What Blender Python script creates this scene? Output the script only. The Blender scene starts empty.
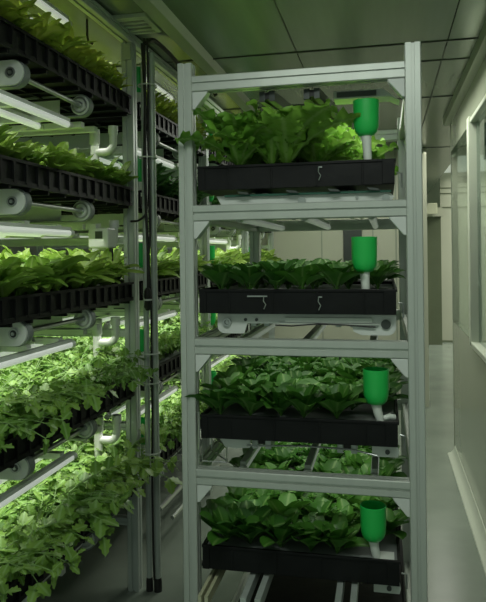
import bpy, math, random
from mathutils import Vector, Matrix
PI = math.pi
C = bpy.context.scene.collection
sc = bpy.context.scene

# ---------------------------------------------------------------- materials
def mat(name, col, rough=0.5, metal=0.0, noise=0.0, nscale=8.0, emit=None, estr=0.0, col2=None, bump=0.0, spec=0.5, stretch=None):
    m = bpy.data.materials.new(name); m.use_nodes = True
    nt = m.node_tree; b = nt.nodes['Principled BSDF']
    b.inputs['Base Color'].default_value = (*col, 1)
    b.inputs['Roughness'].default_value = rough
    b.inputs['Metallic'].default_value = metal
    b.inputs['Specular IOR Level'].default_value = spec
    if emit:
        b.inputs['Emission Color'].default_value = (*emit, 1)
        b.inputs['Emission Strength'].default_value = estr
    if noise > 0 or bump > 0:
        tc = nt.nodes.new('ShaderNodeTexCoord'); mp = nt.nodes.new('ShaderNodeMapping')
        if stretch: mp.inputs['Scale'].default_value = stretch
        n = nt.nodes.new('ShaderNodeTexNoise'); n.inputs['Scale'].default_value = nscale
        n.inputs['Detail'].default_value = 6
        nt.links.new(tc.outputs['Object'], mp.inputs['Vector']); nt.links.new(mp.outputs['Vector'], n.inputs['Vector'])
        if noise > 0:
            r = nt.nodes.new('ShaderNodeValToRGB')
            c2 = col2 or tuple(c * (1 - noise) for c in col)
            r.color_ramp.elements[0].position = 0.3; r.color_ramp.elements[1].position = 0.7
            r.color_ramp.elements[0].color = (*c2, 1); r.color_ramp.elements[1].color = (*col, 1)
            nt.links.new(n.outputs['Fac'], r.inputs['Fac']); nt.links.new(r.outputs['Color'], b.inputs['Base Color'])
        if bump > 0:
            bp = nt.nodes.new('ShaderNodeBump'); bp.inputs['Strength'].default_value = bump; bp.inputs['Distance'].default_value = 0.01
            nt.links.new(n.outputs['Fac'], bp.inputs['Height']); nt.links.new(bp.outputs['Normal'], b.inputs['Normal'])
    return m

def leafmat(name, c_dark, c_light, rib, trans=0.3, rough=0.42):
    m = bpy.data.materials.new(name); m.use_nodes = True
    nt = m.node_tree; N = nt.nodes; L = nt.links
    b = N['Principled BSDF']; out = N['Material Output']
    b.inputs['Roughness'].default_value = rough; b.inputs['Specular IOR Level'].default_value = 0.4
    uv = N.new('ShaderNodeUVMap'); uv.uv_map = 'UVMap'
    sx = N.new('ShaderNodeSeparateXYZ'); L.new(uv.outputs['UV'], sx.inputs[0])
    oi = N.new('ShaderNodeObjectInfo')
    tc = N.new('ShaderNodeTexCoord'); n = N.new('ShaderNodeTexNoise'); n.inputs['Scale'].default_value = 22
    L.new(tc.outputs['Object'], n.inputs['Vector'])
    ad = N.new('ShaderNodeMath'); ad.operation = 'MULTIPLY_ADD'; ad.inputs[1].default_value = 0.5
    L.new(oi.outputs['Random'], ad.inputs[0])
    mm = N.new('ShaderNodeMath'); mm.operation = 'MULTIPLY'; mm.inputs[1].default_value = 0.6
    L.new(n.outputs['Fac'], mm.inputs[0]); L.new(mm.outputs[0], ad.inputs[2])
    mx = N.new('ShaderNodeMix'); mx.data_type = 'RGBA'
    mx.inputs['A'].default_value = (*c_dark, 1); mx.inputs['B'].default_value = (*c_light, 1)
    L.new(ad.outputs[0], mx.inputs['Factor'])
    # midrib : |u-.5| small
    s = N.new('ShaderNodeMath'); s.operation = 'SUBTRACT'; s.inputs[1].default_value = 0.5; L.new(sx.outputs['X'], s.inputs[0])
    a = N.new('ShaderNodeMath'); a.operation = 'ABSOLUTE'; L.new(s.outputs[0], a.inputs[0])
    mr = N.new('ShaderNodeMapRange'); mr.inputs['From Min'].default_value = 0.02; mr.inputs['From Max'].default_value = 0.09
    mr.inputs['To Min'].default_value = 0.75; mr.inputs['To Max'].default_value = 0.0; L.new(a.outputs[0], mr.inputs['Value'])
    m2 = N.new('ShaderNodeMix'); m2.data_type = 'RGBA'; m2.inputs['B'].default_value = (*rib, 1)
    L.new(mx.outputs['Result'], m2.inputs['A']); L.new(mr.outputs[0], m2.inputs['Factor'])
    L.new(m2.outputs['Result'], b.inputs['Base Color'])
    t = N.new('ShaderNodeBsdfTranslucent'); L.new(m2.outputs['Result'], t.inputs['Color'])
    ms = N.new('ShaderNodeMixShader'); ms.inputs[0].default_value = trans
    L.new(b.outputs[0], ms.inputs[1]); L.new(t.outputs[0], ms.inputs[2]); L.new(ms.outputs[0], out.inputs['Surface'])
    return m

M = {}
M['alu'] = mat('brushed_aluminium', (0.50, 0.56, 0.52), 0.42, 0.35, 0.12, 30, stretch=(1, 1, .1))
M['alu_front'] = mat('anodised_aluminium', (0.51, 0.555, 0.50), 0.38, 0.3, 0.08, 25, stretch=(1, 1, .1))
M['white'] = mat('white_coated_steel', (0.66, 0.70, 0.66), 0.4, 0.0, 0.1, 12)
M['pvc'] = mat('white_pvc', (0.68, 0.72, 0.66), 0.3)
M['black'] = mat('black_plastic', (0.012, 0.014, 0.013), 0.5, 0, 0.4, 20)
M['tray'] = mat('black_tray_plastic', (0.007, 0.008, 0.008), 0.5, 0, 0.4, 14, bump=0.2, spec=0.22)
M['rubber'] = mat('black_rubber', (0.01, 0.01, 0.01), 0.55)
M['dark'] = mat('dark_steel', (0.07, 0.08, 0.075), 0.4, 0.6)
M['steel'] = mat('zinc_steel', (0.45, 0.48, 0.46), 0.28, 0.85)
M['belt'] = mat('teal_belt', (0.01, 0.10, 0.06), 0.5)
M['belt_grey'] = mat('grey_belt', (0.20, 0.23, 0.22), 0.5)
M['cup'] = mat('green_plastic', (0.02, 0.52, 0.09), 0.28, 0, 0.08, 6)
M['tube'] = mat('grow_tube', (0.75, 0.78, 0.75), 0.3, emit=(0.93, 1.0, 0.90), estr=0.32)
M['tube_dim'] = mat('grow_tube_dim', (0.6, 0.64, 0.6), 0.3, emit=(0.9, 1.0, 0.9), estr=0.10)
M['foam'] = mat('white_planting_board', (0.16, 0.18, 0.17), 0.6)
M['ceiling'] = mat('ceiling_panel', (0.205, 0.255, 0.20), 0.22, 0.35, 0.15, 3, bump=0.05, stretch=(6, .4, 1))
M['trim'] = mat('ceiling_trim', (0.32, 0.36, 0.28), 0.35, 0.1)
M['wall'] = mat('cream_wall_panel', (0.42, 0.46, 0.36), 0.13, 0.0, 0.05, 1.5, spec=0.6)
M['backwall'] = mat('back_wall_panel', (0.52, 0.54, 0.42), 0.4, 0, 0.06, 2)
M['leftwall'] = mat('left_wall_panel', (0.40, 0.42, 0.38), 0.4, 0, 0.1, 2)
M['door'] = mat('olive_door', (0.14, 0.165, 0.10), 0.25, 0, 0.1, 4)
M['seal'] = mat('dark_sealant', (0.04, 0.05, 0.04), 0.6)
M['cove'] = mat('white_cove', (0.55, 0.60, 0.50), 0.3)
M['panel_light'] = mat('lit_ceiling_panel', (0.6, 0.64, 0.58), 0.4, emit=(0.9, 1.0, 0.88), estr=0.30)
M['sign'] = mat('pale_yellow_plastic', (0.6, 0.62, 0.40), 0.4, emit=(0.9, 0.95, 0.7), estr=0.12)
M['sign_off'] = mat('pale_guide_strip', (0.45, 0.46, 0.30), 0.4)
M['glass'] = mat('window_glass', (0.75, 0.85, 0.8), 0.03)
M['glass'].node_tree.nodes['Principled BSDF'].inputs['Transmission Weight'].default_value = 1.0
M['glass'].node_tree.nodes['Principled BSDF'].inputs['IOR'].default_value = 1.1
M['teal'] = mat('teal_glazing', (0.05, 0.14, 0.11), 0.15)

def floor_mat():
    m = mat('epoxy_floor', (0.24, 0.285, 0.235), 0.22, 0, 0.35, 2.2, col2=(0.17, 0.205, 0.17), bump=0.04)
    return m
M['floor'] = floor_mat()

M['frilly'] = leafmat('frilly_lettuce_leaf', (0.08, 0.27, 0.02), (0.27, 0.50, 0.07), (0.34, 0.54, 0.16), 0.28)
M['round'] = leafmat('round_green_leaf', (0.018, 0.095, 0.012), (0.085, 0.25, 0.03), (0.17, 0.32, 0.08), 0.22)
M['lime'] = leafmat('lime_lettuce_leaf', (0.13, 0.32, 0.03), (0.42, 0.58, 0.12), (0.40, 0.56, 0.20), 0.35)
M['olive'] = leafmat('yellowing_leaf', (0.20, 0.36, 0.04), (0.50, 0.56, 0.09), (0.40, 0.46, 0.12), 0.35)
M['herb'] = leafmat('herb_leaf', (0.045, 0.18, 0.02), (0.32, 0.50, 0.10), (0.30, 0.48, 0.18), 0.3, .35)
M['bush'] = leafmat('dark_bush_leaf', (0.02, 0.09, 0.02), (0.08, 0.22, 0.04), (0.10, 0.22, 0.06), 0.25)

# ---------------------------------------------------------------- mesh builder
class MB:
    def __init__(s): s.v = []; s.f = []; s.uv = {}
    def box(s, x0, x1, y0, y1, z0, z1):
        i = len(s.v)
        s.v += [(x0,y0,z0),(x1,y0,z0),(x1,y1,z0),(x0,y1,z0),(x0,y0,z1),(x1,y0,z1),(x1,y1,z1),(x0,y1,z1)]
        s.f += [(i,i+3,i+2,i+1),(i+4,i+5,i+6,i+7),(i,i+1,i+5,i+4),(i+1,i+2,i+6,i+5),(i+2,i+3,i+7,i+6),(i+3,i,i+4,i+7)]
        return s
    def prism(s, poly, axis, a, b):
        """poly in the two other axes (cyclic order xyz), extruded a..b along axis"""
        def P(p, t):
            if axis == 'x': return (t, p[0], p[1])
            if axis == 'y': return (p[0], t, p[1])
            return (p[0], p[1], t)
        i = len(s.v); n = len(poly)
        s.v += [P(p, a) for p in poly] + [P(p, b) for p in poly]
        s.f.append(tuple(range(i, i+n))[::-1]); s.f.append(tuple(range(i+n, i+2*n)))
        for k in range(n):
            q = (k+1) % n
            s.f.append((i+k, i+q, i+n+q, i+n+k))
        return s
    def ring_prism(s, outer, inner, axis, a, b):
        def P(p, t):
            if axis == 'x': return (t, p[0], p[1])
            if axis == 'y': return (p[0], t, p[1])
            return (p[0], p[1], t)
        i = len(s.v); n = len(outer)
        for pl, t in ((outer, a), (inner, a), (outer, b), (inner, b)): s.v += [P(p, t) for p in pl]
        for k in range(n):
            q = (k+1) % n
            s.f += [(i+k, i+q, i+n+q, i+n+k), (i+2*n+k, i+3*n+k, i+3*n+q, i+2*n+q),
                    (i+k, i+2*n+k, i+2*n+q, i+q), (i+n+k, i+n+q, i+3*n+q, i+3*n+k)]
        return s
    def tube(s, pts, r, n=10, caps=True):
        pts = [Vector(p) for p in pts]; rs = r if isinstance(r, (list, tuple)) else [r]*len(pts)
        i0 = len(s.v); prev = None
        for k, p in enumerate(pts):
            d = (pts[min(k+1, len(pts)-1)] - pts[max(k-1, 0)])
            d = d.normalized() if d.length > 1e-9 else Vector((0, 0, 1))
            if prev is None:
                a = Vector((0, 0, 1)) if abs(d.z) < .9 else Vector((1, 0, 0))
                u = d.cross(a).normalized()
            else:
                u = (prev - d * prev.dot(d))
                u = u.normalized() if u.length > 1e-6 else d.orthogonal().normalized()
            prev = u; w = d.cross(u)
            for j in range(n):
                t = 2*PI*j/n
                s.v.append(tuple(p + (u*math.cos(t) + w*math.sin(t))*rs[k]))
        for k in range(len(pts)-1):
            for j in range(n):
                q = (j+1) % n; a = i0+k*n; b = a+n
                s.f.append((a+j, a+q, b+q, b+j))
        if caps:
            s.f.append(tuple(range(i0, i0+n))[::-1]); e = i0+(len(pts)-1)*n
            s.f.append(tuple(range(e, e+n)))
        return s
    def lathe(s, prof, cx, cy, n=28):
        i0 = len(s.v)
        for (r, z) in prof:
            for j in range(n):
                t = 2*PI*j/n; s.v.append((cx+r*math.cos(t), cy+r*math.sin(t), z))
        for k in range(len(prof)-1):
            for j in range(n):
                q = (j+1) % n; a = i0+k*n; b = a+n
                s.f.append((a+j, a+q, b+q, b+j))
        return s
    def build(s, name, m, parent=None, smooth=False, bevel=0.0, loc=None):
        off = Vector(loc) if loc is not None else (Vector(parent.matrix_world_loc) if False else None)
        me = bpy.data.meshes.new(name)
        o0 = loc if loc is not None else (WLOC[parent.name] if parent is not None and parent.name in WLOC else (0, 0, 0))
        me.from_pydata([(x-o0[0], y-o0[1], z-o0[2]) for x, y, z in s.v], [], s.f)
        if s.uv:
            uvl = me.uv_layers.new(name='UVMap')
            for p in me.polygons:
                for li in p.loop_indices:
                    uvl.data[li].uv = s.uv.get(me.loops[li].vertex_index, (0.2, 0.5))
        me.materials.append(M[m] if isinstance(m, str) else m)
        if smooth:
            for p in me.polygons: p.use_smooth = True
        o = bpy.data.objects.new(name, me); C.objects.link(o)
        if smooth == 'auto':
            try:
                me.set_sharp_from_angle(angle=math.radians(40))
            except Exception: pass
        if bevel > 0:
            bv = o.modifiers.new('bevel', 'BEVEL'); bv.width = bevel; bv.segments = 2; bv.limit_method = 'ANGLE'; bv.angle_limit = math.radians(50)
        if parent is not None: o.parent = parent; WLOC[o.name] = o0
        else:
            o.location = o0; WLOC[o.name] = tuple(o0)
        return o
WLOC = {}

def root(name, loc, label, cat, group=None):
    o = bpy.data.objects.new(name, None); C.objects.link(o); o.location = loc; o.empty_display_size = .05
    WLOC[o.name] = tuple(loc)
    return tag(o, label, cat, group)
def tag(o, label, cat, group=None):
    o['label'] = label; o['category'] = cat
    if group: o['group'] = group
    elif 'group' in o: del o['group']
    return o
def struct(o): o['kind'] = 'structure'; return o
def copy_tree(o, dloc=(0, 0, 0), parent=None, label=None, group=None):
    c = o.copy(); C.objects.link(c)
    if parent is not None: c.parent = parent
    else: c.location = Vector(o.location) + Vector(dloc)
    if label: c['label'] = label
    if group: c['group'] = group
    for ch in [x for x in list(bpy.data.objects) if x.parent == o] if False else KIDS(o): copy_tree(ch, parent=c)
    return c
def KIDS(o): return list(o.children)

def slot_poly(w, h, g=0.18, d=0.16):
    """aluminium extrusion section with a groove in each side; w,h full size"""
    a, b = w/2, h/2; gx, gy = w*g, h*g; dx, dy = w*d, h*d
    gx = min(gx, gy); gy = gx; c = 0.0025
    return [(-a+c,-b),(-gx,-b),(-gx,-b+dy),(gx,-b+dy),(gx,-b),(a-c,-b),(a,-b+c),
            (a,-gy),(a-dx,-gy),(a-dx,gy),(a,gy),(a,b-c),(a-c,b),
            (gx,b),(gx,b-dy),(-gx,b-dy),(-gx,b),(-a+c,b),(-a,b-c),
            (-a,gy),(-a+dx,gy),(-a+dx,-gy),(-a,-gy),(-a,-b+c)]
def extr(mb, axis, c0, c1, w, h, a, b, g=0.13):
    mb.prism([(p[0]+c0, p[1]+c1) for p in slot_poly(w, h, g)], axis, a, b)
def circ(cx, cy, r, n=24, a0=0, a1=2*PI):
    return [(cx+r*math.cos(a0+(a1-a0)*k/n), cy+r*math.sin(a0+(a1-a0)*k/n)) for k in range(n + (0 if abs(a1-a0-2*PI) < 1e-6 else 1))]

# ---------------------------------------------------------------- room
H = 1.50; ZC = 2.50; XW = 0.49; YW = 5.08
fl = MB().box(-4.2, 4.2, 0.2, 12.2, -0.10, 0.0); struct(fl.build('floor', 'floor'))
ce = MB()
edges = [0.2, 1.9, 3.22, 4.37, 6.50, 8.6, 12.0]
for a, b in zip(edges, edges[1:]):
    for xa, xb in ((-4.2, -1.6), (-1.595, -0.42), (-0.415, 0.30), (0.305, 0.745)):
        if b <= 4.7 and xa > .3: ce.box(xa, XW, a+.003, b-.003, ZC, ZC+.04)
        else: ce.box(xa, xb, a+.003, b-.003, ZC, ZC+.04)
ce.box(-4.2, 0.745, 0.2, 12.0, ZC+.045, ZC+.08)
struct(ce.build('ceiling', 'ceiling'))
se = MB()
for y, xa, xb in ((3.22, -4.2, .45), (3.54, .10, .45), (4.37, -1.2, .45), (6.50, -1.2, .74), (1.9, -4.2, .45)):
    se.box(xa, xb, y-.006, y+.006, ZC-.004, ZC+.004)
for x, a, b in ((-.417, .3, 3.2), (.302, 3.3, 6.5)): se.box(x-.003, x+.003, a, b, ZC-.002, ZC+.002)
struct(se.build('trim_1', 'seal'))
tr = MB().prism([(-.945, ZC), (-.925, ZC-.03), (-.865, ZC-.03), (-.845, ZC)], 'y', .3, 4.37); struct(tr.build('trim_2', 'trim'))
tr = MB().prism([(XW-.05, ZC), (XW-.045, ZC-.05), (XW, ZC-.05), (XW, ZC)], 'y', .3, 5.15); struct(tr.build('trim_3', 'trim'))
an = MB().box(.745, 4.2, .2, 9.3, 2.80, 2.84).box(.715, .745, 5.1, 12.0, 2.505, 2.84).box(.745, .90, 9.3, 12.0, 2.80, 2.84)
struct(an.build('ceiling_annex', 'trim'))
struct(MB().box(.90, 4.2, 9.3, 11.2, 2.795, 2.835).build('ceiling_panel', 'panel_light'))
# corridor wall: solid below, two glazed openings above (y 1.2..3.87 and 3.97..5.04)
w = MB(); T = .05
w.box(XW, XW+T, .2, YW, 0, .977).box(XW, XW+T, .2, YW, 2.24, 2.84).box(XW, XW+T, .2, 1.2, .977, 2.24)
struct(w.build('wall_right', 'wall'))
def fwin(n, y0, y1):
    wn = root('window_%d' % n, (XW+.02, (y0+y1)/2, .977), None, None); del wn['label'], wn['category']; struct(wn)
    return wn
wn = fwin(1, 1.2, 3.9)
f = MB()
f.box(XW-.022, XW+.045, 3.86, 3.94, .96, 2.26); f.box(XW-.02, XW+.05, 1.17, 1.23, .96, 2.26)
f.box(XW-.022, XW+.05, 1.2, 3.9, .955, .985); f.box(XW-.012, XW+.05, 1.2, 3.9, 2.225, 2.25)
f.box(XW-.01, XW+.04, 2.3, 2.34, .98, 2.23)
f.build('window_frame', 'cove', wn, bevel=.004)
MB().box(XW+.02, XW+.026, 1.22, 3.87, .98, 2.23).build('window_glass', 'glass', wn)
wn = fwin(2, 3.9, YW)
MB().box(XW+.0, XW+.006, 3.94, YW-.012, .977, 2.24).build('window_glass', 'glass', wn)
MB().box(XW-.003, XW+.05, YW-.012, YW, .0, 2.5).build('window_edge', 'trim', wn)
cv = MB().prism([(XW, 0), (XW-.055, 0), (XW-.053, .006), (XW-.03, .014), (XW-.012, .034), (XW-.004, .06), (XW, .062)], 'y', .3, YW-.05)
struct(cv.build('baseboard_right', 'cove', smooth='auto'))
b = MB().box(.90, 4.2, 11.2, 11.3, 0, 2.84).box(.4, 1.1, 11.9, 12.0, 0, 2.84)
struct(b.build('wall_far', 'backwall'))
j = MB()
for z in (2.22, 2.45, 2.54): j.box(.90, 4.2, 11.192, 11.202, z, z+.012)
j.box(1.15, 1.165, 11.192, 11.202, 0, 2.2); j.box(.9, 4.2, 11.19, 11.202, 0, .03)
for x0, x1 in ((1.14, 1.21), (1.26, 1.46)): j.box(x0, x1, 11.18, 11.202, 2.62, 2.73)
struct(j.build('trim_4', 'door'))
struct(MB().box(.66, .88, 10.85, 10.91, 0, 2.06).build('door_1', 'door', bevel=.004))
struct(MB().box(.60, .66, 10.8, 10.93, 0, 2.12).box(.66, .90, 10.8, 10.93, 2.06, 2.20).build('trim_5', 'backwall'))
for i, (x0, x1) in enumerate(((1.36, 1.47), (1.64, 2.3))):
    wf = root('window_%d' % (i+3), ((x0+x1)/2, 11.18, 1.25), None, None); del wf['label'], wf['category']; struct(wf)
    if i == 1:
        MB().ring_prism([(x0,1.25),(x1,1.25),(x1,1.92),(x0,1.92)], [(x0+.06,1.31),(x1-.06,1.31),(x1-.06,1.86),(x0+.06,1.86)], 'y', 11.17, 11.20).build('window_frame', 'dark', wf)
        MB().box(x0+.06, x1-.06, 11.185, 11.195, 1.31, 1.86).build('window_pane', 'teal', wf)
    else:
        MB().box(x0, x1, 11.185, 11.198, 1.25, 1.90).build('window_pane', 'door', wf)
struct(MB().box(.86, 1.6, 6.0, 6.04, 2.30, 2.62).build('window_5', 'teal', bevel=.004))  # plain teal panel hanging in the annex
b = MB().box(-4.2, .40, 6.5, 6.6, 0, 2.5); struct(b.build('wall_back', 'backwall'))
b = MB()
for x in (-1.6, -.62, -.12, .10): b.box(x, x+.012, 6.494, 6.502, 0, 2.5)
struct(b.build('trim_6', 'trim'))
struct(MB().box(-.40, -.22, 6.46, 6.50, 1.2, 1.75).build('window_6', 'dark', bevel=.004))  # dark box standing in for the edge of a dark doorway
struct(MB().box(-3.5, -3.4, .2, 6.5, 0, 2.5).build('wall_left', 'leftwall'))
struct(MB().box(4.1, 4.2, .2, 12, 0, 2.84).build('wall_annex', 'backwall'))

e = root('wall_lamp', (.72, 10.6, 2.08), 'small pale yellow box lamp above the dark door at the corridor end', 'lamp')
MB().prism([(.62, 2.09), (.81, 2.09), (.81, 2.26), (.66, 2.26)], 'y', 10.62, 10.72).build('lamp_housing', 'sign', e, bevel=.008)
MB().box(.66, .78, 10.72, 10.80, 2.12, 2.22).build('bracket', 'dark', e)
v = root('ceiling_vent', (-1.04, 2.63, 2.49), 'pale slotted rectangular vent grille in the ceiling above the left racks', 'vent')
MB().ring_prism([(-1.14,2.53),(-.95,2.53),(-.95,2.73),(-1.14,2.73)], [(-1.125,2.545),(-.975,2.545),(-.975,2.715),(-1.125,2.715)], 'z', 2.482, 2.50).build('frame', 'alu', v, bevel=.002)
MB().box(-1.125, -.975, 2.545, 2.715, 2.494, 2.50).build('backing', 'black', v)
for k in range(4):
    y = 2.552 + .042*k; MB().box(-1.125, -.975, y, y+.022, 2.484, 2.490).build('slat', 'alu', v)

# ---------------------------------------------------------------- leaves
def leaf(mb, base, az, L, W, p0, curl, shape, nt=8, nu=4, ruf=0.0, rf=3.0, cup=0.2, serr=0.0, rnd=random, stem=0.0):
    d = Vector((math.cos(az), math.sin(az), 0)); side = Vector((-math.sin(az), math.cos(az), 0))
    p = Vector(base); i0 = len(mb.v); ph = rnd.random()*6; el = p0; ds = L/nt; roll = (rnd.random()-.5)*.5
    for k in range(nt+1):
        t = k/nt
        tang = d*math.cos(el) + Vector((0, 0, math.sin(el)))
        nor = (Vector((0, 0, 1))*math.cos(el) - d*math.sin(el))
        sd = (side*math.cos(roll) + nor*math.sin(roll)); nn = (nor*math.cos(roll) - side*math.sin(roll))
        if shape == 'spoon':
            wv = .07 if t < stem else max(.0, 1-abs(2*min(1, (t-stem)/(1-stem))**.9-1)**2.2)**.55
            wv = max(wv, .07 if t < .98 else .0)
        elif shape == 'frill':
            wv = (.16 + .84*min(1, t*1.35)**1.3) * (1 if t < .72 else max(0, 1-((t-.72)/.28)**2)**.5*.85+.15)
        elif shape == 'strap':
            wv = .10 + .90*max(.0, math.sin(PI*min(1, .02+.98*t**1.25)))**.75
        w_ = W*.5*wv*(1 + serr*(1 if k % 2 else -1) + (.13*math.sin(k*1.15+ph) if shape == 'frill' and t > .3 else 0))
        for j in range(nu+1):
            u = -1 + 2*j/nu
            if shape == 'frill': h = cup*abs(u)**1.6*w_ + W*.5*min(1, t*1.6)*(ruf*abs(u)**2.2*math.sin(1.05*k + ph + (1.7 if u > 0 else 0)) + .16*abs(u)*math.sin(.52*k+ph*2+u*2) + .05*math.sin(2.3*k+5*u+ph))
            else: h = cup*abs(u)**1.6*w_ + ruf*abs(u)**2*math.sin(rf*k + ph + (1.7 if u > 0 else 0))*W*.5*min(1, t*2)
            off = sd*(u*w_*(1 + ((.16*((k % 3)-1) + .10*((k % 5)-2)*.5) if shape == 'frill' and abs(u) > .95 and t > .3 else 0))) + nn*h
            mb.uv[len(mb.v)] = (.5+.5*u*max(wv, .35), t)
            mb.v.append(tuple(p + off))
        p = p + tang*ds; el -= curl*ds/L
    for k in range(nt):
        for j in range(nu):
            a = i0+k*(nu+1)+j; mb.f.append((a, a+1, a+nu+2, a+nu+1))

def lobed(mb, c, az, tilt, size, rnd):
    """one lobed, slightly folded leaflet"""
    d = Vector((math.cos(az)*math.cos(tilt), math.sin(az)*math.cos(tilt), math.sin(tilt)))
    s = Vector((-math.sin(az), math.cos(az), 0)); n = s.cross(d)*-1
    out = [(0, 0), (.20, .16), (.22, .36), (.40, .27), (.52, .40), (.66, .22), (.80, .22), (1.0, 0)]
    i0 = len(mb.v); c = Vector(c); fold = .25 + rnd.random()*.3
    mid = [0, .3, .6, 1.0]
    for m_ in mid: mb.uv[len(mb.v)] = (.5, m_); mb.v.append(tuple(c + d*(m_*size) - n*(.10*size*m_*m_)))
    for sg in (1, -1):
        j0 = len(mb.v)
        for (x, y) in out[1:-1]:
            mb.uv[len(mb.v)] = (.5+.5*sg*(y*1.9), x)
            mb.v.append(tuple(c + d*(x*size) + s*(sg*y*size) - n*((.10*x*x - fold*y*y*(.6 if rnd.random() < .5 else 1.3))*size)))
        seq = [(i0, j0, j0+1, i0+1), (i0+1, j0+1, j0+2, j0+3), (i0+1, j0+3, i0+2), (i0+2, j0+3, j0+4, j0+5), (i0+2, j0+5, i0+3)]
        for q in seq: mb.f.append(q if sg > 0 else q[::-1])

def plant_frilly(name, seed, m='frilly', R=.085, Ht=.15, n=15):
    r = random.Random(seed); mb = MB()
    for k in range(n):
        q = k/n; az = k*2.4 + r.random()*.5; el = .95 + .55*q + r.random()*.15
        L = (Ht*1.05)*(1.0 - .22*q)*(.85+.3*r.random())
        leaf(mb, (0, 0, 0), az, L, R*.85*(.8+.35*r.random()), el, .5+r.random()*1.0, 'frill', 34, 10, .26, 1.0, .20, .10, r)
    return mb.build(name, m, smooth=True)
def plant_round(name, seed, m='round', L0=.108, n=17):
    r = random.Random(seed); mb = MB()
    for k in range(n):
        q = k/n; az = k*2.4 + r.random()*.6; el = .75 + .72*q + r.random()*.2
        leaf(mb, (0, 0, 0), az, L0*(1.05-.28*q)*(.85+.3*r.random()), .054*(1-.3*q)*(.85+.35*r.random()), el, .5+r.random()*.6, 'spoon', 12, 6, .03, 1.1, .38, .0, r, .30)
    return mb.build(name, m, smooth=True)
def plant_leafy(name, seed, m='lime', Ht=.13, n=24, W=.048):
    r = random.Random(seed); mb = MB()
    for k in range(n):
        q = k/n; az = k*2.4 + r.random()*.6; el = .85 + .6*q + r.random()*.2
        leaf(mb, (0, 0, 0), az, Ht*(.8+.4*r.random()), W*(.7+.5*r.random()), el, .7+r.random()*.9, 'strap', 18, 6, .11, .75, .22, .05, r)
    return mb.build(name, m, smooth=True)
def plant_herb(name, seed, m='herb', Ht=.2, n=22, lf=.034, lean=0.0, lx=0.0):
    r = random.Random(seed); mb = MB()
    for k in range(n):
        az = k*2.4 + r.random()*.6; el = 1.0 + r.random()*.5; L = Ht*(.65+.5*r.random())
        d = Vector((math.cos(az), math.sin(az), 0)) + Vector((lean, 0, 0)); p = Vector((0, 0, 0)); pts = [p.copy()]
        for s_ in range(5):
            p = p + (d*math.cos(el) + Vector((0, 0, math.sin(el))))*(L/5); el -= .22 + .1*r.random() + lean*.25; pts.append(p.copy())
        i0 = len(mb.v); mb.tube(pts, [.0022]*4+[.0015]*2, 4, False)
        for q in range(i0, len(mb.v)): mb.uv[q] = (.5, .2)
        for s_ in (2, 3, 4, 5):
            for sg in ((-1, 1) if s_ < 5 else (-1, 0, 1)):
                a2 = az + sg*(1.2 if s_ < 5 else .9) + (r.random()-.5)*.5
                lobed(mb, pts[s_], a2, (r.random()-.62)*2.3, lf*(.5+.9*r.random()), r)
    return mb.build(name, m, smooth=True)

ORD = ['first', 'second', 'third', 'fourth', 'fifth', 'sixth', 'seventh', 'eighth', 'ninth', 'tenth', 'eleventh', 'twelfth']
rnd = random.Random(7)
def spawn(protos, name_used, loc, scale, rz, label, cat, group, tilt=(0, 0)):
    src = rnd.choice(protos)
    if src.name not in name_used: o = src; name_used.add(src.name)
    else: o = src.copy(); C.objects.link(o)
    o.location = loc; o.scale = (scale, scale, scale); o.rotation_euler = (tilt[0], tilt[1], rz)
    return tag(o, label, cat, group)
used = set()
P_frilly = [plant_frilly('frilly_lettuce', 10+i, Ht=.215, R=.105, n=20) for i in range(3)]
P_round = [plant_round('leafy_green', 20+i) for i in range(4)]
P_lime = [plant_leafy('leaf_lettuce', 30+i) for i in range(4)]
P_olive = [plant_leafy('upright_lettuce', 40+i, 'olive', .15, 18, .045) for i in range(3)]
P_herb = [plant_herb('leafy_herb', 50+i, Ht=.19, n=27) for i in range(4)]
P_herbd = [plant_herb('trailing_herb', 60+i, Ht=.20, n=22, lf=.044, lean=.14) for i in range(3)]
P_bush = [plant_leafy('dark_leaf_lettuce', 70+i, 'bush', .15, 20, .05) for i in range(2)]

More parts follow.
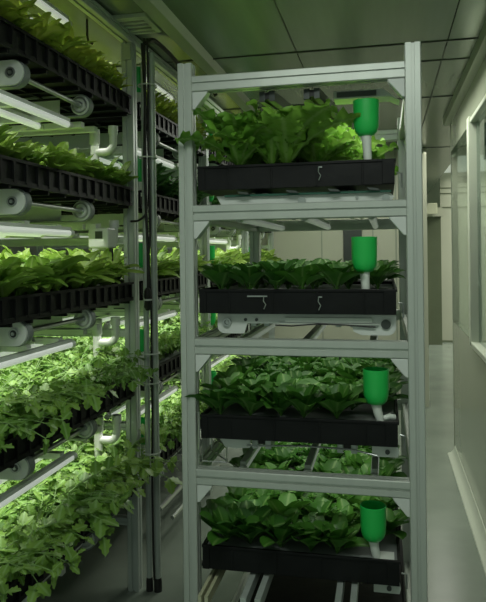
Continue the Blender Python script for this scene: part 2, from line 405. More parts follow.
# ---------------------------------------------------------------- left racks
ZT = [.46, .885, 1.305, 1.72, 2.125]          # underside of trays, tier by tier
TN = ['lowest', 'second lowest', 'middle', 'second highest', 'highest']
XF, XB = -1.115, -2.25; UP = 1.22; YE0 = 2.75
def left_rack():
    r = root('grow_rack', (-1.68, YE0, 0), 'tall aluminium grow rack nearest on the left, roller arms under every shelf', 'rack', None)
    for x in (XF, XB):
        m = MB(); extr(m, 'z', x, YE0, .052, .052, 0, 2.45, .11); m.build('post', 'alu', r)
    for x in (XF, XB):
        m = MB(); extr(m, 'y', x, 2.472, .05, .045, YE0-UP+.03, YE0+.028); m.build('top_rail', 'alu', r)
    MB().box(XF-.02, XF+.02, YE0-.034, YE0-.026, 2.37, 2.44).build('corner_bracket', 'steel', r)
    for k, z in enumerate(ZT):
        m = MB(); extr(m, 'x', YE0, z-.155, .035, .035, XB+.028, XF-.028); m.build('cross_rail', 'alu', r)
        for yy, dz in ((.38, .095), (.58, .105), (.80, .10), (.26, .09)): MB().box(XB+.02, XF-.05, YE0-yy, YE0-yy+.03, z-dz-.022, z-dz).build('cross_rail', 'white', r)
        zc = z-.047; xc = XF-.022
        for ya in (YE0-.908, YE0-.45):
            R_ = .040
            bo = circ(xc, zc, .043, 18, -PI/2, PI/2) + [(XB+.10, zc+.043), (XB+.10, zc-.043)]
            bi = circ(xc, zc, .038, 18, -PI/2, PI/2) + [(XB+.105, zc+.038), (XB+.105, zc-.038)]
            near = ya < YE0-.6
            if near:
                outer = circ(xc, zc, R_, 18, -PI/2, PI/2) + [(XB+.08, zc+R_), (XB+.08, zc-R_)]
                arm = MB().prism(outer, 'y', ya-.004, ya+.004).build('roller_arm', 'white', r, bevel=.001)
                MB().ring_prism(circ(xc-.004, zc, .017, 20), circ(xc-.004, zc, .012, 20), 'y', ya-.008, ya-.003).build('collar', 'steel', arm)
                MB().prism(circ(xc-.004, zc, .0125, 16), 'y', ya-.0065, ya-.003).build('bearing', 'dark', arm)
                MB().prism(circ(xc-.004, zc, .006, 6), 'y', ya-.012, ya-.006).build('bolt', 'steel', arm)
                MB().box(xc-.20, xc-.10, ya-.007, ya-.003, zc-.028, zc-.022).build('slot', 'dark', arm)
            else:
                arm = MB().box(XB+.10, xc-.10, ya+.030, ya+.036, zc-.036, zc+.036).build('roller_arm', 'white', r)
                MB().ring_prism(circ(xc, zc, .031, 24), circ(xc, zc, .026, 24), 'y', ya-.002, ya+.006).build('wheel_rim', 'steel', arm, smooth='auto')
                MB().prism(circ(xc, zc, .013, 16), 'y', ya-.004, ya+.006).build('hub', 'steel', arm)
            MB().ring_prism(bo, bi, 'y', ya+.006, ya+.034).build('belt', 'belt_grey', arm, smooth='auto')
            MB().prism(circ(xc, zc, .0375, 24), 'y', ya+.005, ya+.033).build('pulley', 'white', arm, smooth='auto')
        MB().tube([(xc, YE0-.87, zc), (xc, YE0-.45, zc)], .009, 10).build('drive_shaft', 'steel', r, smooth='auto')
        MB().box(XB+.10, XF-.12, YE0-.74, YE0-.70, z-.036, z-.030).build('belt_cover', 'belt', r)
    return r
rackA = left_rack()
rackN = copy_tree(rackA, (0, -UP, 0), label='aluminium grow rack end at the extreme left edge, closest to the camera')
rackB = copy_tree(rackA, (0, UP, 0), label='aluminium grow rack just behind the black-cabled poles, seen between poles and front rack')
rackC = copy_tree(rackA, (0, 2*UP, 0), label='aluminium grow rack seen through the front rack, third along the left row')
rackD = copy_tree(rackA, (0, 3*UP, 0), label='aluminium grow rack farthest down the left row, glimpsed behind the others')
for o in (rackN,): 
    pass

def left_tray(y0, y1):
    r = root('planting_tray', (-1.68, (y0+y1)/2, ZT[0]), 'x', 'tray'); z = ZT[0]
    x0, x1 = XB+.04, XF+.022
    m = MB()
    m.box(x0, x1, y0, y1, z, z+.008)
    m.box(x0, x1, y0, y0+.006, z, z+.075).box(x0, x1, y1-.006, y1, z, z+.075)
    m.box(x0, x0+.006, y0, y1, z, z+.075).box(x1-.006, x1, y0, y1, z, z+.075)
    m.box(x1-.004, x1+.008, y0-.003, y1+.003, z+.067, z+.077)
    m.box(x1-.004, x1+.006, y0, y1, z-.004, z+.012)
    k = y0+.03
    while k < y1-.02:
        m.box(x1-.002, x1+.0080, k, k+.010, z+.004, z+.068); k += .07
    for i in range(8):
        xx = x0+.06+i*.12; m.box(xx, xx+.012, y0, y1, z-.012, z)
    for i in range(10):
        yy = y0+.04+i*.115; m.box(x0, x1, yy, yy+.010, z-.016, z)
    m.build('tray_body', 'tray', r)
    MB().box(x0+.006, x1-.006, y0+.006, y1-.006, z+.056, z+.064).build('planting_board', 'foam', r)
    return r
tr0 = left_tray(YE0-UP+.06, YE0-.05)
rackname = ['nearest left rack', 'second left rack', 'third left rack', 'farthest left rack']
for u in range(4):
    for k in range(5):
        if u == 3 and k in (0, ): continue
        lab = 'black ribbed planting tray on the %s shelf of the %s' % (TN[k], rackname[u])
        if u == 0 and k == 0: o = tr0; o['label'] = lab
        else: o = copy_tree(tr0, (0, UP*u, ZT[k]-ZT[0]), label=lab)
        o['group'] = 'planting trays in the left racks'

# grow tubes
def grow_tube(x, y0, y1, z, m='tube'):
    r = root('grow_light', (x, (y0+y1)/2, z), 'x', 'lamp')
    MB().tube([(x, y0+.02, z), (x, y1-.02, z)], .0125, 12).build('tube', m, r, smooth='auto')
    MB().tube([(x, y0, z), (x, y0+.025, z)], .0135, 12).build('end_cap', 'white', r, smooth='auto'); MB().tube([(x, y1-.025, z), (x, y1, z)], .0135, 12).build('end_cap', 'white', r, smooth='auto')
    MB().box(x-.010, x+.010, y0+.02, y1-.02, z+.010, z+.022).build('batten', 'white', r)
    return r
gt = grow_tube(-1.15, YE0-UP+.06, YE0-.50, ZT[1]-.135)
first = True; XT = [-1.15, -1.27, -1.42, -1.62, -1.85, -2.08]
TW = ['nearest the aisle', 'second from the aisle', 'third from the aisle', 'fourth from the aisle', 'fifth from the aisle', 'deepest inside']
for u in range(3):
    for k in range(1, 6):
        for i, x in enumerate(XT):
            if u == 2 and i in (1, 3, 5): continue
            z = (ZT[k]-.135) if k < 5 else 2.37
            if k == 5 and i > 3: continue
            ln = 'white grow tube %s, %s the %s, %s' % ('above' if k == 5 else 'under', TW[i], 'x', 'x')
            lab = 'white grow tube %s %s shelf, %s, %s' % ('above the' if k == 5 else 'under the', TN[min(k, 4)], TW[i], rackname[u])
            if first: o = gt; first = False; o['label'] = lab
            else: o = copy_tree(gt, (x+1.15, UP*u, z-(ZT[1]-.135)), label=lab)
            o['group'] = 'grow tubes in the left racks'

# PVC drain pipes at rack end of the nearest unit
def drain(y, name='drain_pipe'):
    r = root(name, (-1.22, y, ZT[4]-.115), 'x', 'pipe'); z = ZT[4]-.115; x = -1.135 
    pts = [(x, y, z+.03), (x, y, z-.03)] + [(x-.035*(1-math.cos(t)), y, z-.03-.035*math.sin(t)) for t in (PI*.12, PI*.25, PI*.38, PI*.5)] + [(x-.075, y, z-.065)]
    MB().tube(pts, .0165, 14).build('elbow', 'pvc', r, smooth='auto')
    MB().tube([(x-.085, y, z+.02), (x-.085, y, z-.22)], .0185, 14).build('pipe', 'pvc', r, smooth='auto')
    MB().tube([(x, y, z+.012), (x, y, z+.045)], .021, 14).build('collar', 'pvc', r, smooth='auto'); MB().tube([(x-.085, y, z-.03), (x-.085, y, z+.035)], .0225, 14).build('collar', 'pvc', r, smooth='auto')
    return r
dr = drain(YE0-.14)
for u in range(3):
    for k in (4, 3, 2, 1):
        lab = 'white elbowed drain pipe below the %s shelf of the %s' % (TN[k], rackname[u])
        if u == 0 and k == 4: dr['label'] = lab; o = dr
        else: o = copy_tree(dr, (0, UP*u, ZT[k]-ZT[4]), label=lab)
        o['group'] = 'white drain pipes in the left racks'
jx, jy, jz = -1.15, YE0-.22, 1.53
bx = root('junction_box', (jx, jy, jz), 'white square box beneath the second highest shelf, beside the rack post', 'box')
MB().box(jx-.05, jx+.04, jy-.04, jy+.05, jz, jz+.085).build('housing', 'pvc', bx, bevel=.008)
MB().box(jx-.015, jx+.015, jy-.046, jy-.038, jz+.04, jz+.07).build('cover', 'dark', bx)
MB().tube([(jx+.035, jy, jz), (jx+.037, jy, jz-.05), (jx+.03, jy, jz-.08)], [.009, .007, .004], 8).build('nozzle', 'black', bx, smooth='auto')

# green funnels
def funnel(x, y, ztop, zbot, R=.037, hgt=.098, name='watering_funnel', lean=0.0):
    r = root(name, (x, y, zbot), 'x', 'funnel')
    zb = ztop-hgt
    prof = [(R-.004, ztop-.004), (R-.0015, ztop), (R+.0005, ztop-.001), (R, ztop-.012), (R*.985, zb+hgt*.42), (R*.95, zb+hgt*.26), (R*.84, zb+hgt*.12), (R*.62, zb+hgt*.035), (R*.36, zb), (.001, zb-.001)]
    inner = [(R-.004, ztop-.004), (R*.86, zb+hgt*.4), (R*.7, zb+hgt*.15), (.001, zb+.01)]
    MB().lathe(prof, x, y, 36).lathe(inner, x, y, 36).build('cup', 'cup', r, smooth='auto')
    MB().tube([(x, y, zb+.004), (x+lean*.3, y, zb-.02), (x+lean, y, zbot)], [.0155, .0135, .0115], 16).build('neck', 'pvc', r, smooth='auto')
    return r
LC = [.63, 1.04, 1.44, 1.835, 2.245]
lf0 = funnel(-1.102, YE0+.075, LC[4]+.115, LC[4]-.065, .033, .115)
for u in range(3):
    for k in (4, 3, 2, 1, 0):
        lab = 'green watering funnel at %s shelf level, end post of the %s' % (TN[k], rackname[u])
        if u == 0 and k == 4: o = lf0; o['label'] = lab
        else: o = copy_tree(lf0, (0, UP*u, LC[k]-LC[4]), label=lab)
        o['group'] = 'green funnels on the left racks'

# two round poles with cables, next to the corner post
def pole(x, y, rr, ztop, label, foot=True, zb=.0):
    r = root('support_pole', (x, y, 0), label, 'pole')
    MB().tube([(x, y, .0+zb), (x, y, ztop)], rr, 16).build('shaft', 'alu', r, smooth='auto')
    if foot: MB().tube([(x, y, 0), (x, y, .045), (x, y, .06)], [rr*1.25, rr*1.2, rr*1.05], 16).build('foot', 'rubber', r, smooth='auto')
    return r
PX, PY = -1.008, YE0+.0
pole(PX+.0, PY+.0, .0145, 2.40, 'silver round pole with a black rubber foot, right of the cable bundle')
pole(PX-.038, PY-.003, .0125, 2.36, 'thinner silver round pole standing left of the black cables')
# cables
def smooth_path(P, n=7):
    P = [Vector(p) for p in P]; Q = [2*P[0]-P[1]] + P + [2*P[-1]-P[-2]]; out = []
    for i in range(1, len(Q)-2):
        a, b, c, d = Q[i-1], Q[i], Q[i+1], Q[i+2]
        for k in range(n):
            t = k/n
            out.append(.5*((2*b) + (c-a)*t + (2*a-5*b+4*c-d)*t*t + (3*b-a-3*c+d)*t**3))
    out.append(P[-1]); return out
def cable(pts, r_, name, label, m='rubber', n=8):
    return tag(MB().tube(smooth_path(pts), r_, n).build(name, m, smooth='auto', loc=pts[-1]), label, 'cable')
cx = PX-.018; cy = PY-.026
rr = random.Random(3)
def wob(x, y, z, a=.005): return (x+rr.uniform(-a, a), y+rr.uniform(-a, a)*.5, z)
cable([wob(cx-.004, cy, z) for z in (2.46, 2.3, 2.1, 1.9, 1.7, 1.5, 1.35)], .0065, 'power_cable', 'thick black cable down the silver pole from the ceiling to the inline plug')
cable([wob(cx+.006, cy+.003, z, .007) for z in (2.46, 2.25, 2.05, 1.85, 1.62, 1.45, 1.3, 1.1, .8, .5, .2, .06)], .005, 'power_cable', 'black cable running the full height of the pole to its foot')
cable([wob(cx-.014, cy+.004, z, .006) for z in (2.44, 2.2, 2.0, 1.85)] + [(cx-.00, cy-.01, 1.70), (cx-.03, cy-.02, 1.655), (cx-.075, cy-.01, 1.65)], .005, 'power_cable', 'black cable leaving the pole sideways towards the corner post at mid height')
cable([(cx, cy, 2.44), (cx+.01, cy+.08, 2.475), (cx+.035, cy+.22, 2.455), (cx+.045, cy+.36, 2.43), (cx+.06, cy+.50, 2.39), (cx+.09, cy+.62, 2.36), (cx+.11, cy+.68, 2.41), (cx+.14, cy+.70, 2.36)], .011, 'power_cable', 'thick black cable bundle drooping under the ceiling towards the front rack')
pz = 1.30
pl = root('inline_plug', (cx, cy, pz-.04), 'black inline cable plug strapped to the silver pole with a white tie', 'plug')
MB().tube([(cx, cy-.01, pz+.055), (cx, cy-.01, pz+.04), (cx, cy-.01, pz+.015), (cx, cy-.01, pz+.003), (cx, cy-.01, pz-.03), (cx, cy-.01, pz-.045)], [.008, .016, .017, .013, .017, .008], 14).build('plug_body', 'rubber', pl, smooth='auto')
MB().ring_prism(circ(cx, cy-.008, .0195, 16), circ(cx, cy-.008, .0175, 16), 'z', pz-.001, pz+.006).build('cable_tie', 'white', pl)
for z in (2.25, 1.93, 1.06, .93, .62):
    t_ = MB().ring_prism(circ(PX-.018, PY-.010, .042, 18), circ(PX-.018, PY-.010, .0395, 18), 'z', z, z+.006).build('cable_tie', 'white')
    tag(t_, 'white cable tie around the cabled poles, %s' % {2.25: 'highest, beside the top funnel', 1.93: 'at second funnel height', 1.06: 'between the two lowest funnels', .93: 'above the lowest funnel', .62: 'lowest, behind the trailing leaves'}[z], 'cable tie', 'cable ties on the poles')
# hook under the ceiling
hk = MB().tube([(-1.22, 2.55, 2.5), (-1.22, 2.55, 2.43), (-1.215, 2.55, 2.405), (-1.195, 2.55, 2.395)], .005, 8)
tag(hk.build('ceiling_hook', 'rubber', smooth='auto', loc=(-1.22, 2.55, 2.5)), 'small black bent hook hanging from the ceiling beside the top tube', 'hook')
# rail on the floor between the racks
g = root('guide_rail', (-1.15, 3.6, .0), 'silver double rail slanting away low behind the left poles', 'rail')
MB().tube([(-1.16, 3.20, .18), (-1.12, 4.0, .20)], .014, 8).build('bar', 'steel', g, smooth='auto'); MB().tube([(-1.09, 3.20, .14), (-1.05, 4.0, .16)], .011, 8).build('bar', 'steel', g, smooth='auto')
MB().box(-1.17, -1.08, 3.9, 3.93, 0, .19).build('foot', 'steel', g)
tag(MB().prism([(-.93, 3.02), (-.86, 3.05), (-.84, 3.03), (-.845, 3.01), (-.88, 3.015)], 'z', 0, .014).build('dropped_clip', 'rubber', loc=(-.89, 3.03, 0)), 'small black clip lying on the floor beyond the poles', 'clip')

# ---------------------------------------------------------------- front (right) rack
D = 1.95; XL, XR = -.600, .0845; YB = 3.02
RZ = [.8125, 1.2155, 1.627, 2.027]              # front rails
RT = [.530, .933, 1.318, 1.697]                # tray undersides
SN = ['bottom', 'third', 'second', 'top']
fr = root('shelving_rack', ((XL+XR)/2, D, 0), 'large aluminium profile rack with four planted shelves, front and centre', 'rack')
for x, zt in ((XL, 2.092), (XR, 2.102)):
    for y in (D, YB):
        m = MB(); extr(m, 'z', x, y, .046, .046, 0, zt, .11); m.build('post', 'alu_front', fr)
MB().box(-.548, -.538, D-.12, YB-.04, .47, .50).build('guide_strip', 'sign_off', fr); MB().box(-.528, -.518, D-.12, YB-.04, .47, .50).build('guide_strip', 'sign_off', fr)
for z in RZ + [.10]:
    m = MB(); extr(m, 'x', D, z, .042, .048, XL+.023, XR-.023, .10); m.build('front_rail', 'alu_front', fr)
    m = MB(); extr(m, 'x', YB, z, .042, .048, XL+.023, XR-.023, .10); m.build('back_rail', 'alu_front', fr)
    for x in (XL, XR):
        m = MB(); extr(m, 'y', x, z-.006, .034, .036, D+.023, YB-.023, .10); m.build('side_rail', 'alu_front', fr)
    if z > .2:
        for sx, x in ((1, XL+.023), (-1, XR-.023)):
            m = MB().prism([(x, z-.025), (x+sx*.05, z-.025), (x+sx*.045, z-.034), (x+sx*.008, z-.078), (x, z-.080)][::(1 if sx < 0 else -1)], 'y', D-.018, D+.018)
            m.build('corner_gusset', 'white', fr, bevel=.002)
# conveyor pairs along y, drive plate in front
for k, z in enumerate(RT):
    yk = D-.15 if k == 0 else D+.05
    for x in (-.385, -.12):
        m = MB().box(x-.030, x-.012, yk, YB-.04, z-.045, z-.008).box(x+.012, x+.030, yk, YB-.04, z-.045, z-.008)
        cr = m.build('conveyor_rail', 'alu' if k > 1 else 'alu', fr, bevel=.001)
        MB().box(x-.010, x+.010, D+.05, YB-.04, z-.030, z-.006).build('belt', 'rubber', cr)
    xa, xb = -.515, .030
    zt = z-.004
    if k == 3:   # top: flat channel with teal edge
        pl_ = MB().prism([(xa, zt-.012), (xa+.02, zt-.048), (xb-.02, zt-.048), (xb, zt-.03), (xb-.02, zt-.010)], 'y', D+.025, D+.035)
        dp = pl_.build('drive_plate', 'white', fr, bevel=.001)
        MB().box(xa+.03, xb-.01, D+.010, D+.026, zt-.016, zt-.010).build('belt', 'belt', dp)
        MB().tube([(-.245, D+.024, zt-.034), (-.245, D+.018, zt-.034)], .0125, 16).tube([(.005, D+.024, zt-.032), (.005, D+.016, zt-.032)], .011, 16).tube([(-.08, D+.024, zt-.028), (-.08, D+.02, zt-.028)], .005, 10).build('bolt', 'steel', dp)
        for xx in (-.42, -.27, -.145, -.03):
            MB().prism([(xx-.02, zt-.002), (xx+.012, zt-.006), (xx+.018, zt-.012), (xx-.012, zt-.010)], 'y', D-.01, D+.02).build('clamp', 'dark', dp)
    elif k == 2:
        r_ = .03
        pts = [(xa, zt), (xa, zt-.040)] + circ(xa+.022, zt-.040, .022, 5, PI, 1.5*PI) + [(xa+.085, zt-.062), (xa+.095, zt-.03), (xb-.13, zt-.03), (xb-.125, zt-.052), (xb-.10, zt-.062)] + circ(xb-.026, zt-.036, .026, 6, -PI/2, .2) + [(xb, zt)]
        dp = MB().prism(pts, 'y', D+.022, D+.030).build('drive_plate', 'white', fr, bevel=.001)
        MB().ring_prism(circ(xa+.032, zt-.026, .013, 20), circ(xa+.032, zt-.026, .008, 20), 'y', D+.012, D+.023).prism(circ(xa+.032, zt-.026, .006, 8), 'y', D+.016, D+.023).build('bearing', 'steel', dp)
        MB().prism(circ(xb-.03, zt-.028, .014, 20), 'y', D+.014, D+.023).build('bearing', 'dark', dp)
        for xx in (xa+.09, xa+.125, xb-.16, xb-.13): MB().prism(circ(xx, zt-.018, .005, 10), 'y', D+.017, D+.023).build('bolt', 'dark', dp)
        MB().box(-.30, -.04, D+.012, D+.022, zt-.024, zt-.010).box(-.32, -.02, D+.010, D+.022, zt-.030, zt-.026).build('actuator', 'alu_front', dp)
        MB().tube([(-.33, D+.01, zt-.033), (-.28, D+.01, zt-.035), (-.2, D+.01, zt-.028), (-.12, D+.01, zt-.030), (-.03, D+.012, zt-.036)], .0025, 6).build('air_hose', 'rubber', dp, smooth='auto')
    else:
        if k == 1: MB().prism([(xa, zt), (xa+.02, zt-.03), (xa+.05, zt-.034), (xa+.10, zt-.030), (xa+.10, zt)], 'y', D+.018, D+.026).build('end_plate', 'white', fr, bevel=.001)
        ends = MB().prism([(xb-.075, zt), (xb-.075, zt-.036), (xb, zt-.036), (xb+.004, zt-.02), (xb, zt)], 'y', D+.018, D+.026)
        dp = ends.build('drive_plate', 'white', fr, bevel=.001)
        if k == 1: MB().tube([(xa+.09, D+.014, zt-.022), (-.25, D+.014, zt-.014), (-.1, D+.014, zt-.018), (xb-.06, D+.014, zt-.032)], .003, 6).build('tension_rod', 'steel', dp, smooth='auto')
        MB().prism(circ(xb-.03, zt-.02, .007, 14), 'y', D+.012, D+.019).build('bolt', 'dark', dp)
# side bracket loops at the right end of each tray
for k, z in enumerate(RT):
    MB().tube([(.05, D-.004, z-.01), (.05, D-.004, z+.032), (.036, D-.004, z+.034)], .003, 6).build('end_clip', 'steel', fr, smooth='auto')
# wire bracket at lower left
wz = .91
MB().tube([(-.57, D+.02, wz), (-.57, D+.02, wz-.06), (-.49, D+.02, wz-.06), (-.49, D+.02, wz-.015), (-.56, D+.10, wz), (-.56, D+.10, wz-.05), (-.49, D+.02, wz-.055)], .0026, 6).build('wire_bracket', 'steel', fr, smooth='auto')
MB().tube([(-.568, D-.022, 1.015), (-.566, D-.024, .97), (-.568, D-.022, .90)], .004, 6).build('tray_strap', 'steel', fr, smooth='auto')

def front_tray():
    z = RT[0]; x0, x1, y0, y1 = -.560, .030, D-.016, D+.50
    r = root('seedling_tray', ((x0+x1)/2, y0, z), 'x', 'tray')
    m = MB(); t = .006; h = .072
    m.box(x0+.004, x1-.004, y0+.004, y1-.004, z, z+.006)
    def wall(xa, xb, ya, yb): m.box(xa, xb, ya, yb, z, z+h)
    wall(x0, x1, y0, y0+t); wall(x0, x1, y1-t, y1); wall(x0, x0+t, y0, y1); wall(x1-t, x1, y0, y1)
    m.box(x0-.004, x1+.004, y0-.004, y0+t, z+h-.006, z+h+.002); m.box(x0-.004, x1+.004, y1-t, y1+.004, z+h-.006, z+h+.002)
    m.box(x0-.004, x0+t, y0, y1, z+h-.006, z+h+.002); m.box(x1-t, x1+.004, y0, y1, z+h-.006, z+h+.002)
    for i in range(4):
        xx = x0+.09+i*.135; m.box(xx, xx+.006, y0-.0025, y0, z+.002, z+h-.008)
    m.box(x0-.002, x0+.02, y0-.003, y0, z, z+h); m.box(x1-.035, x1, y0-.005, y0, z+.002, z+h)
    m.build('tray_body', 'tray', r, bevel=.0012)
    MB().box(x0+t, x1-t, y0+t, y1-t, z+h-.014, z+h-.008).build('planting_board', 'foam', r)
    return r
ft = front_tray()
t_ = root('darkening_tray', (-.25, D+.5, .26), 'wide black tray added to darken the space beneath the bottom shelf of the front rack', 'tray')  # black tray added so the space under the rack reads dark
MB().box(-.50, .05, D-.2, D+1.0, .26, .268).build('base', 'tray', t_); MB().ring_prism([(-.505, D-.205), (.055, D-.205), (.055, D+1.005), (-.505, D+1.005)], [(-.5, D-.2), (.05, D-.2), (.05, D+1.0), (-.5, D+1.0)], 'z', .26, .31).build('rim', 'tray', t_)
for k in (3, 2, 1, 0):
    for b_ in (0, 1):
        lab = 'black planting tray on the %s shelf of the front rack, %s' % (SN[k], 'front position' if not b_ else 'rear position')
        if k == 0 and b_ == 0: o = ft; o['label'] = lab
        else: o = copy_tree(ft, (0, .52*b_, RT[k]-RT[0]), label=lab)
        o['group'] = 'trays in the front rack'
# tray hooks
def hook(x, z, w_):
    r = root('wire_hook', (x, D-.02, z), 'x', 'hook')
    MB().box(x-w_, x+.006, D-.022, D-.0165, z-.003, z+.001).build('bar', 'steel', r)
    MB().tube([(x-.004, D-.021, z), (x-.005, D-.022, z-.015), (x+.002, D-.022, z-.026), (x-.004, D-.022, z-.04)], .0016, 6).build('wire', 'steel', r, smooth='auto')
    return r
hook(-.355, 1.372, .055)['label'] = 'bent steel wire hook hanging on the left of the second tray'
hook(-.19, 1.370, .004)['label'] = 'thin wire hook hanging near the middle of the second tray'
hook(-.185, 1.755, .004)['label'] = 'small wire hook hanging at the centre of the top tray'
# funnels
for (x, zt, zb, lean, nm) in ((-.05, 1.950, 1.765, .004, 'top'), (-.060, 1.546, 1.384, .003, 'second'), (-.031, 1.154, .997, .013, 'third'), (-.044, .750, .590, .010, 'bottom')):
    o = funnel(x, D+.016, zt, zb, .038, .106, lean=lean)
    o['label'] = 'bright green watering funnel with white neck, %s shelf of the front rack' % nm; o['group'] = 'green funnels on the front rack'
# white paper / elbow pieces beside lower funnels
tag(MB().box(-.03, .016, D+.0, D+.055, .594, .597).build('white_card', 'pvc', loc=(-.01, D, .594)), 'small white card lying in the bottom tray beside the funnel neck', 'card')
tag(MB().tube([(-.01, D+.01, 1.010), (.008, D+.012, 1.016), (.022, D+.02, 1.012)], .008, 10).build('hose_end', 'pvc', smooth='auto', loc=(.0, D, 1.0)), 'short white hose end lying on the third tray by the funnel', 'hose')
# grow tubes of the front rack
ft0 = grow_tube(-.46, D+.10, YB-.06, RZ[2]-.012, 'tube_dim')
fst = True
for k in (2, 1, 0):
    for i, x in enumerate((-.46, -.25, -.04)):
        lab = 'dim white grow tube over the %s shelf of the front rack, %s' % (SN[k], ('left', 'middle', 'right')[i])
        if fst: ft0['label'] = lab; o = ft0; fst = False
        else: o = copy_tree(ft0, (x+.46, 0, RZ[k]-RZ[2]), label=lab)
        o['group'] = 'grow tubes in the front rack'
cz = 1.975
ch = root('lamp_channel', (-.06, D+.13, cz), 'white sloped lamp channel under the top rail of front rack', 'lamp housing')
MB().prism([(-.15, cz), (.02, cz), (.05, cz-.015), (.0, cz+.025), (-.15, cz+.025)], 'y', D+.08, D+.16).build('housing', 'white', ch, bevel=.002)
MB().box(-.14, -.02, D+.074, D+.082, cz+.004, cz+.020).build('recess', 'dark', ch)
for nm, x in (('left', -.35), ('right', -.212)):
    o = root('overhead_rail', (x, D+.024, 1.99), 'dark overhead rail under the top of the front rack, %s one' % nm, 'rail')
    o.rotation_euler = (0, 0, -.12); WLOC[o.name] = (0, 0, 0)
    for sx in (-1, 1): MB().box(sx*.016-.009, sx*.016+.009, 0, .75, -.022, .01).build('profile', 'dark', o, bevel=.001)
    MB().box(-.007, .007, 0, .75, -.015, .005).build('insert', 'black', o)

# ---------------------------------------------------------------- plants, front rack
for k in (3, 2, 1, 0):
    top = RT[k] + .062
    if k == 3: protos, nx, ny, nm, cat = P_frilly, 4, 6, 'frilly green lettuce', 'lettuce'
    else: protos, nx, ny, nm, cat = P_round, 6, 8, 'round-leaved green', 'leafy green'
    for j in range(ny):
        for i in range(nx):
            x = -.560 + (.585)*(i+.5)/nx + rnd.uniform(-.012, .012); y = D+.024 + (1.0)*(j+.0)/ny + rnd.uniform(-.008, .012)
            if j == 0 and k < 3 and i == 5: continue
            if j == 0: x -= .012*i*.5
            s = rnd.uniform(.97, 1.2) * (1.0 if k != 2 else .92) * (1.08 if k == 0 else 1)
            if k == 3:
                s = rnd.uniform(.9, 1.06)*(1.1 if i in (0, 2) else .95)
                if j <= 1 and i == 3: continue
                x = min(max(x, -.44), (-.29 if j == 0 else -.225) if j < 3 else -.10)
            if j < 2: lab = '%s, %s shelf of front rack, %s row, %s from left' % (nm, SN[k], 'front' if j == 0 else 'second', ORD[i])
            else: lab = '%s in the crowded rear rows on the %s shelf of the front rack' % (nm, SN[k])
            spawn(protos, used, (x, y, top), s, rnd.random()*6.28, lab, cat, '%ss on the %s shelf of the front rack' % (nm, SN[k]), (rnd.uniform(-.1, .2) if j else .04, rnd.uniform(-.1, .1)))
# ---------------------------------------------------------------- plants, left racks
for u in range(4):
    y0 = YE0-UP+.12 + UP*u
    for k in range(5):
        top = ZT[k]+.064
        if k == 4: protos, dx, dy, nm, cat, s0, pn = P_olive, .10, .085, 'upright yellow-green lettuce', 'lettuce', .9, 'upright'
        elif k == 3: protos, dx, dy, nm, cat, s0, pn = P_lime, .11, .095, 'loose lime lettuce', 'lettuce', .9, 'lime'
        elif k == 2: protos, dx, dy, nm, cat, s0, pn = P_lime, .11, .09, 'bright lime lettuce', 'lettuce', 1.2, 'bright'
        elif k == 1: protos, dx, dy, nm, cat, s0, pn = P_herb, .14, .13, 'bushy lobed-leaf herb', 'herb', .98, 'herb'
        else: protos, dx, dy, nm, cat, s0, pn = P_herb, .14, .13, 'tall bushy herb', 'herb', 1.12, 'herb'
        if u >= 1 and k == 3: protos, nm, s0 = P_bush, 'dark leafy lettuce', 1.05
        if u >= 1 and k == 1: nm = 'small-leaved herb'
        nX = {0: 5, 1: 5, 2: 3, 3: 2}[u] if k in (2, 3, 4) else {0: 5, 1: 5, 2: 3, 3: 2}[u]
        nY = int((UP-.15)/dy)
        if u >= 2: dy *= 1.3; nY = int((UP-.15)/dy); s0 *= 1.15
        if u == 3 and k == 0: continue
        for i in range(nX):
            for j in range(nY):
                x = XF-(.05 if k < 2 else .02) - dx*i*(1.5 if i > 2 else 1) + rnd.uniform(-.012, .012); y = y0 + dy*(j+.3) + rnd.uniform(-.012, .012)
                pr = protos; s = s0*rnd.uniform(.88, 1.12); rz = rnd.random()*6.28
                if k < 2 and i == 0 and u == 0: pr = P_herbd; rz = rnd.uniform(-.6, .3)
                if i < 2 and u < 2:
                    lab = '%s, %s shelf, %s, %s, %s from near end' % (nm, TN[k], rackname[u], 'aisle edge' if i == 0 else 'second row', ORD[j])
                    gp = None
                else: lab = '%s packed in the inner rows, %s shelf of the %s' % (nm, TN[k], rackname[u])
                spawn(pr, used, (x, y, top), s, rz, lab, cat, '%ss on the %s shelf, %s' % (nm, TN[k], rackname[u]), (rnd.uniform(-.15, .15), rnd.uniform(.0, .25) if i == 0 else rnd.uniform(-.1, .1)))

# remove unused prototypes
for lst in (P_frilly, P_round, P_lime, P_olive, P_herb, P_herbd, P_bush):
    for o in lst:
        if o.name not in used: bpy.data.objects.remove(o)

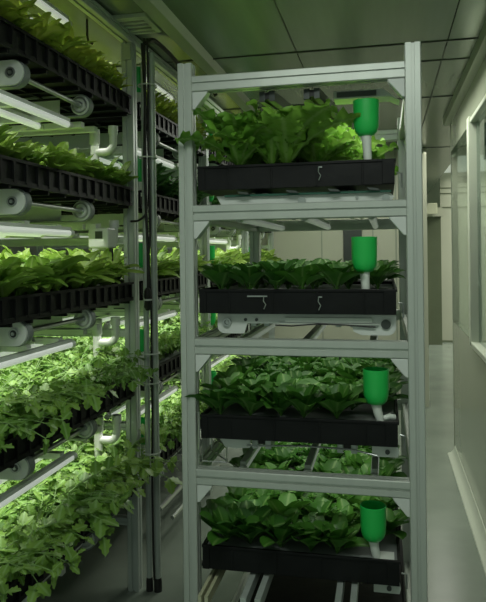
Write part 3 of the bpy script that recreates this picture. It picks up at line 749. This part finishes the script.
# ---------------------------------------------------------------- lights
def area(name, loc, sx, sy, power, col=(1, 1, 1), rot=(0, 0, 0), spread=PI):
    l = bpy.data.lights.new(name, 'AREA'); l.shape = 'RECTANGLE'; l.size = sx; l.size_y = sy; l.energy = power; l.color = col; l.spread = spread
    o = bpy.data.objects.new(name, l); C.objects.link(o); o.location = loc; o.rotation_euler = rot
    return o
GC = (1.0, 1.0, .90)
for u in range(4):
    for k in range(1, 6):
        z = ZT[k]-.152 if k < 5 else 2.35
        p = {1: 8, 2: 9, 3: 8, 4: 6.5, 5: 6.5}[k]
        area('tube_glow', (-1.62, YE0-UP*.5+UP*u, z), .98, 1.05, p, GC, spread=math.radians(110))
for k in (3, 2, 1, 0):
    area('shelf_glow', ((XL+XR)/2, D+.55, RZ[k]-.055), .5, .9, 1.4 if k < 3 else 5.5, GC, spread=math.radians(110))
# unseen fill lights added to brighten aisle, row, corridor, passage and annex
area('aisle_fill', (-.1, .7, 2.44), 1.0, .5, 15.0, (.93, 1, .92))  # added overhead fill for general ambient light, no fixture here
area('corridor_fill', (.25, 3.9, 2.44), .3, 1.2, 11, (.98, 1, .86), spread=math.radians(140))  # fill added to lift the corridor brightness
area('annex_fill', (2.2, 7.5, 2.98), 2.2, 4.5, 140, (1, 1, .86), spread=math.radians(125))  # added fill meant for the annex, stands for no fixture
area('far_fill', (2.5, 10.2, 2.78), 3.0, 1.8, 75, (1, 1, .9), spread=math.radians(125))  # fill added beside the glowing panel to brighten the far wall
area('row_fill', (-.35, 5.0, 2.44), .8, 1.6, 21, (.96, 1, .88))  # added to brighten the back wall, ceiling and left racks
area('passage_fill', (.55, 7.5, 2.46), .35, 3.0, 20, (1, 1, .88), spread=math.radians(140))  # fill added to brighten the passage floor and end
wd = bpy.data.worlds.new('world'); sc.world = wd; wd.use_nodes = True
wd.node_tree.nodes['Background'].inputs[0].default_value = (.72, .92, .76, 1)
wd.node_tree.nodes['Background'].inputs[1].default_value = .30

# ---------------------------------------------------------------- camera
cam = bpy.data.cameras.new('camera'); co = bpy.data.objects.new('camera', cam); C.objects.link(co); sc.camera = co
a = math.atan(142/650); ro = .0125
fw = Vector((-math.sin(a), math.cos(a), 0)); rt = Vector((math.cos(a), math.sin(a), 0)); up = Vector((0, 0, 1))
cu_ = up*math.cos(ro) + rt*math.sin(ro); cr_ = rt*math.cos(ro) - up*math.sin(ro)
mw = Matrix((cr_, cu_, -fw)).transposed().to_4x4(); mw.translation = (0, 0, H)
co.matrix_world = mw
cam.sensor_width = 36; cam.sensor_fit = 'AUTO'; cam.lens = 650/602*36; cam.shift_y = -47.2/602; cam.clip_start = .05
sc.view_settings.view_transform = 'Standard'; sc.view_settings.look = 'None'; sc.view_settings.gamma = 1; sc.view_settings.use_curve_mapping = False
sc.view_settings.exposure = 0.0
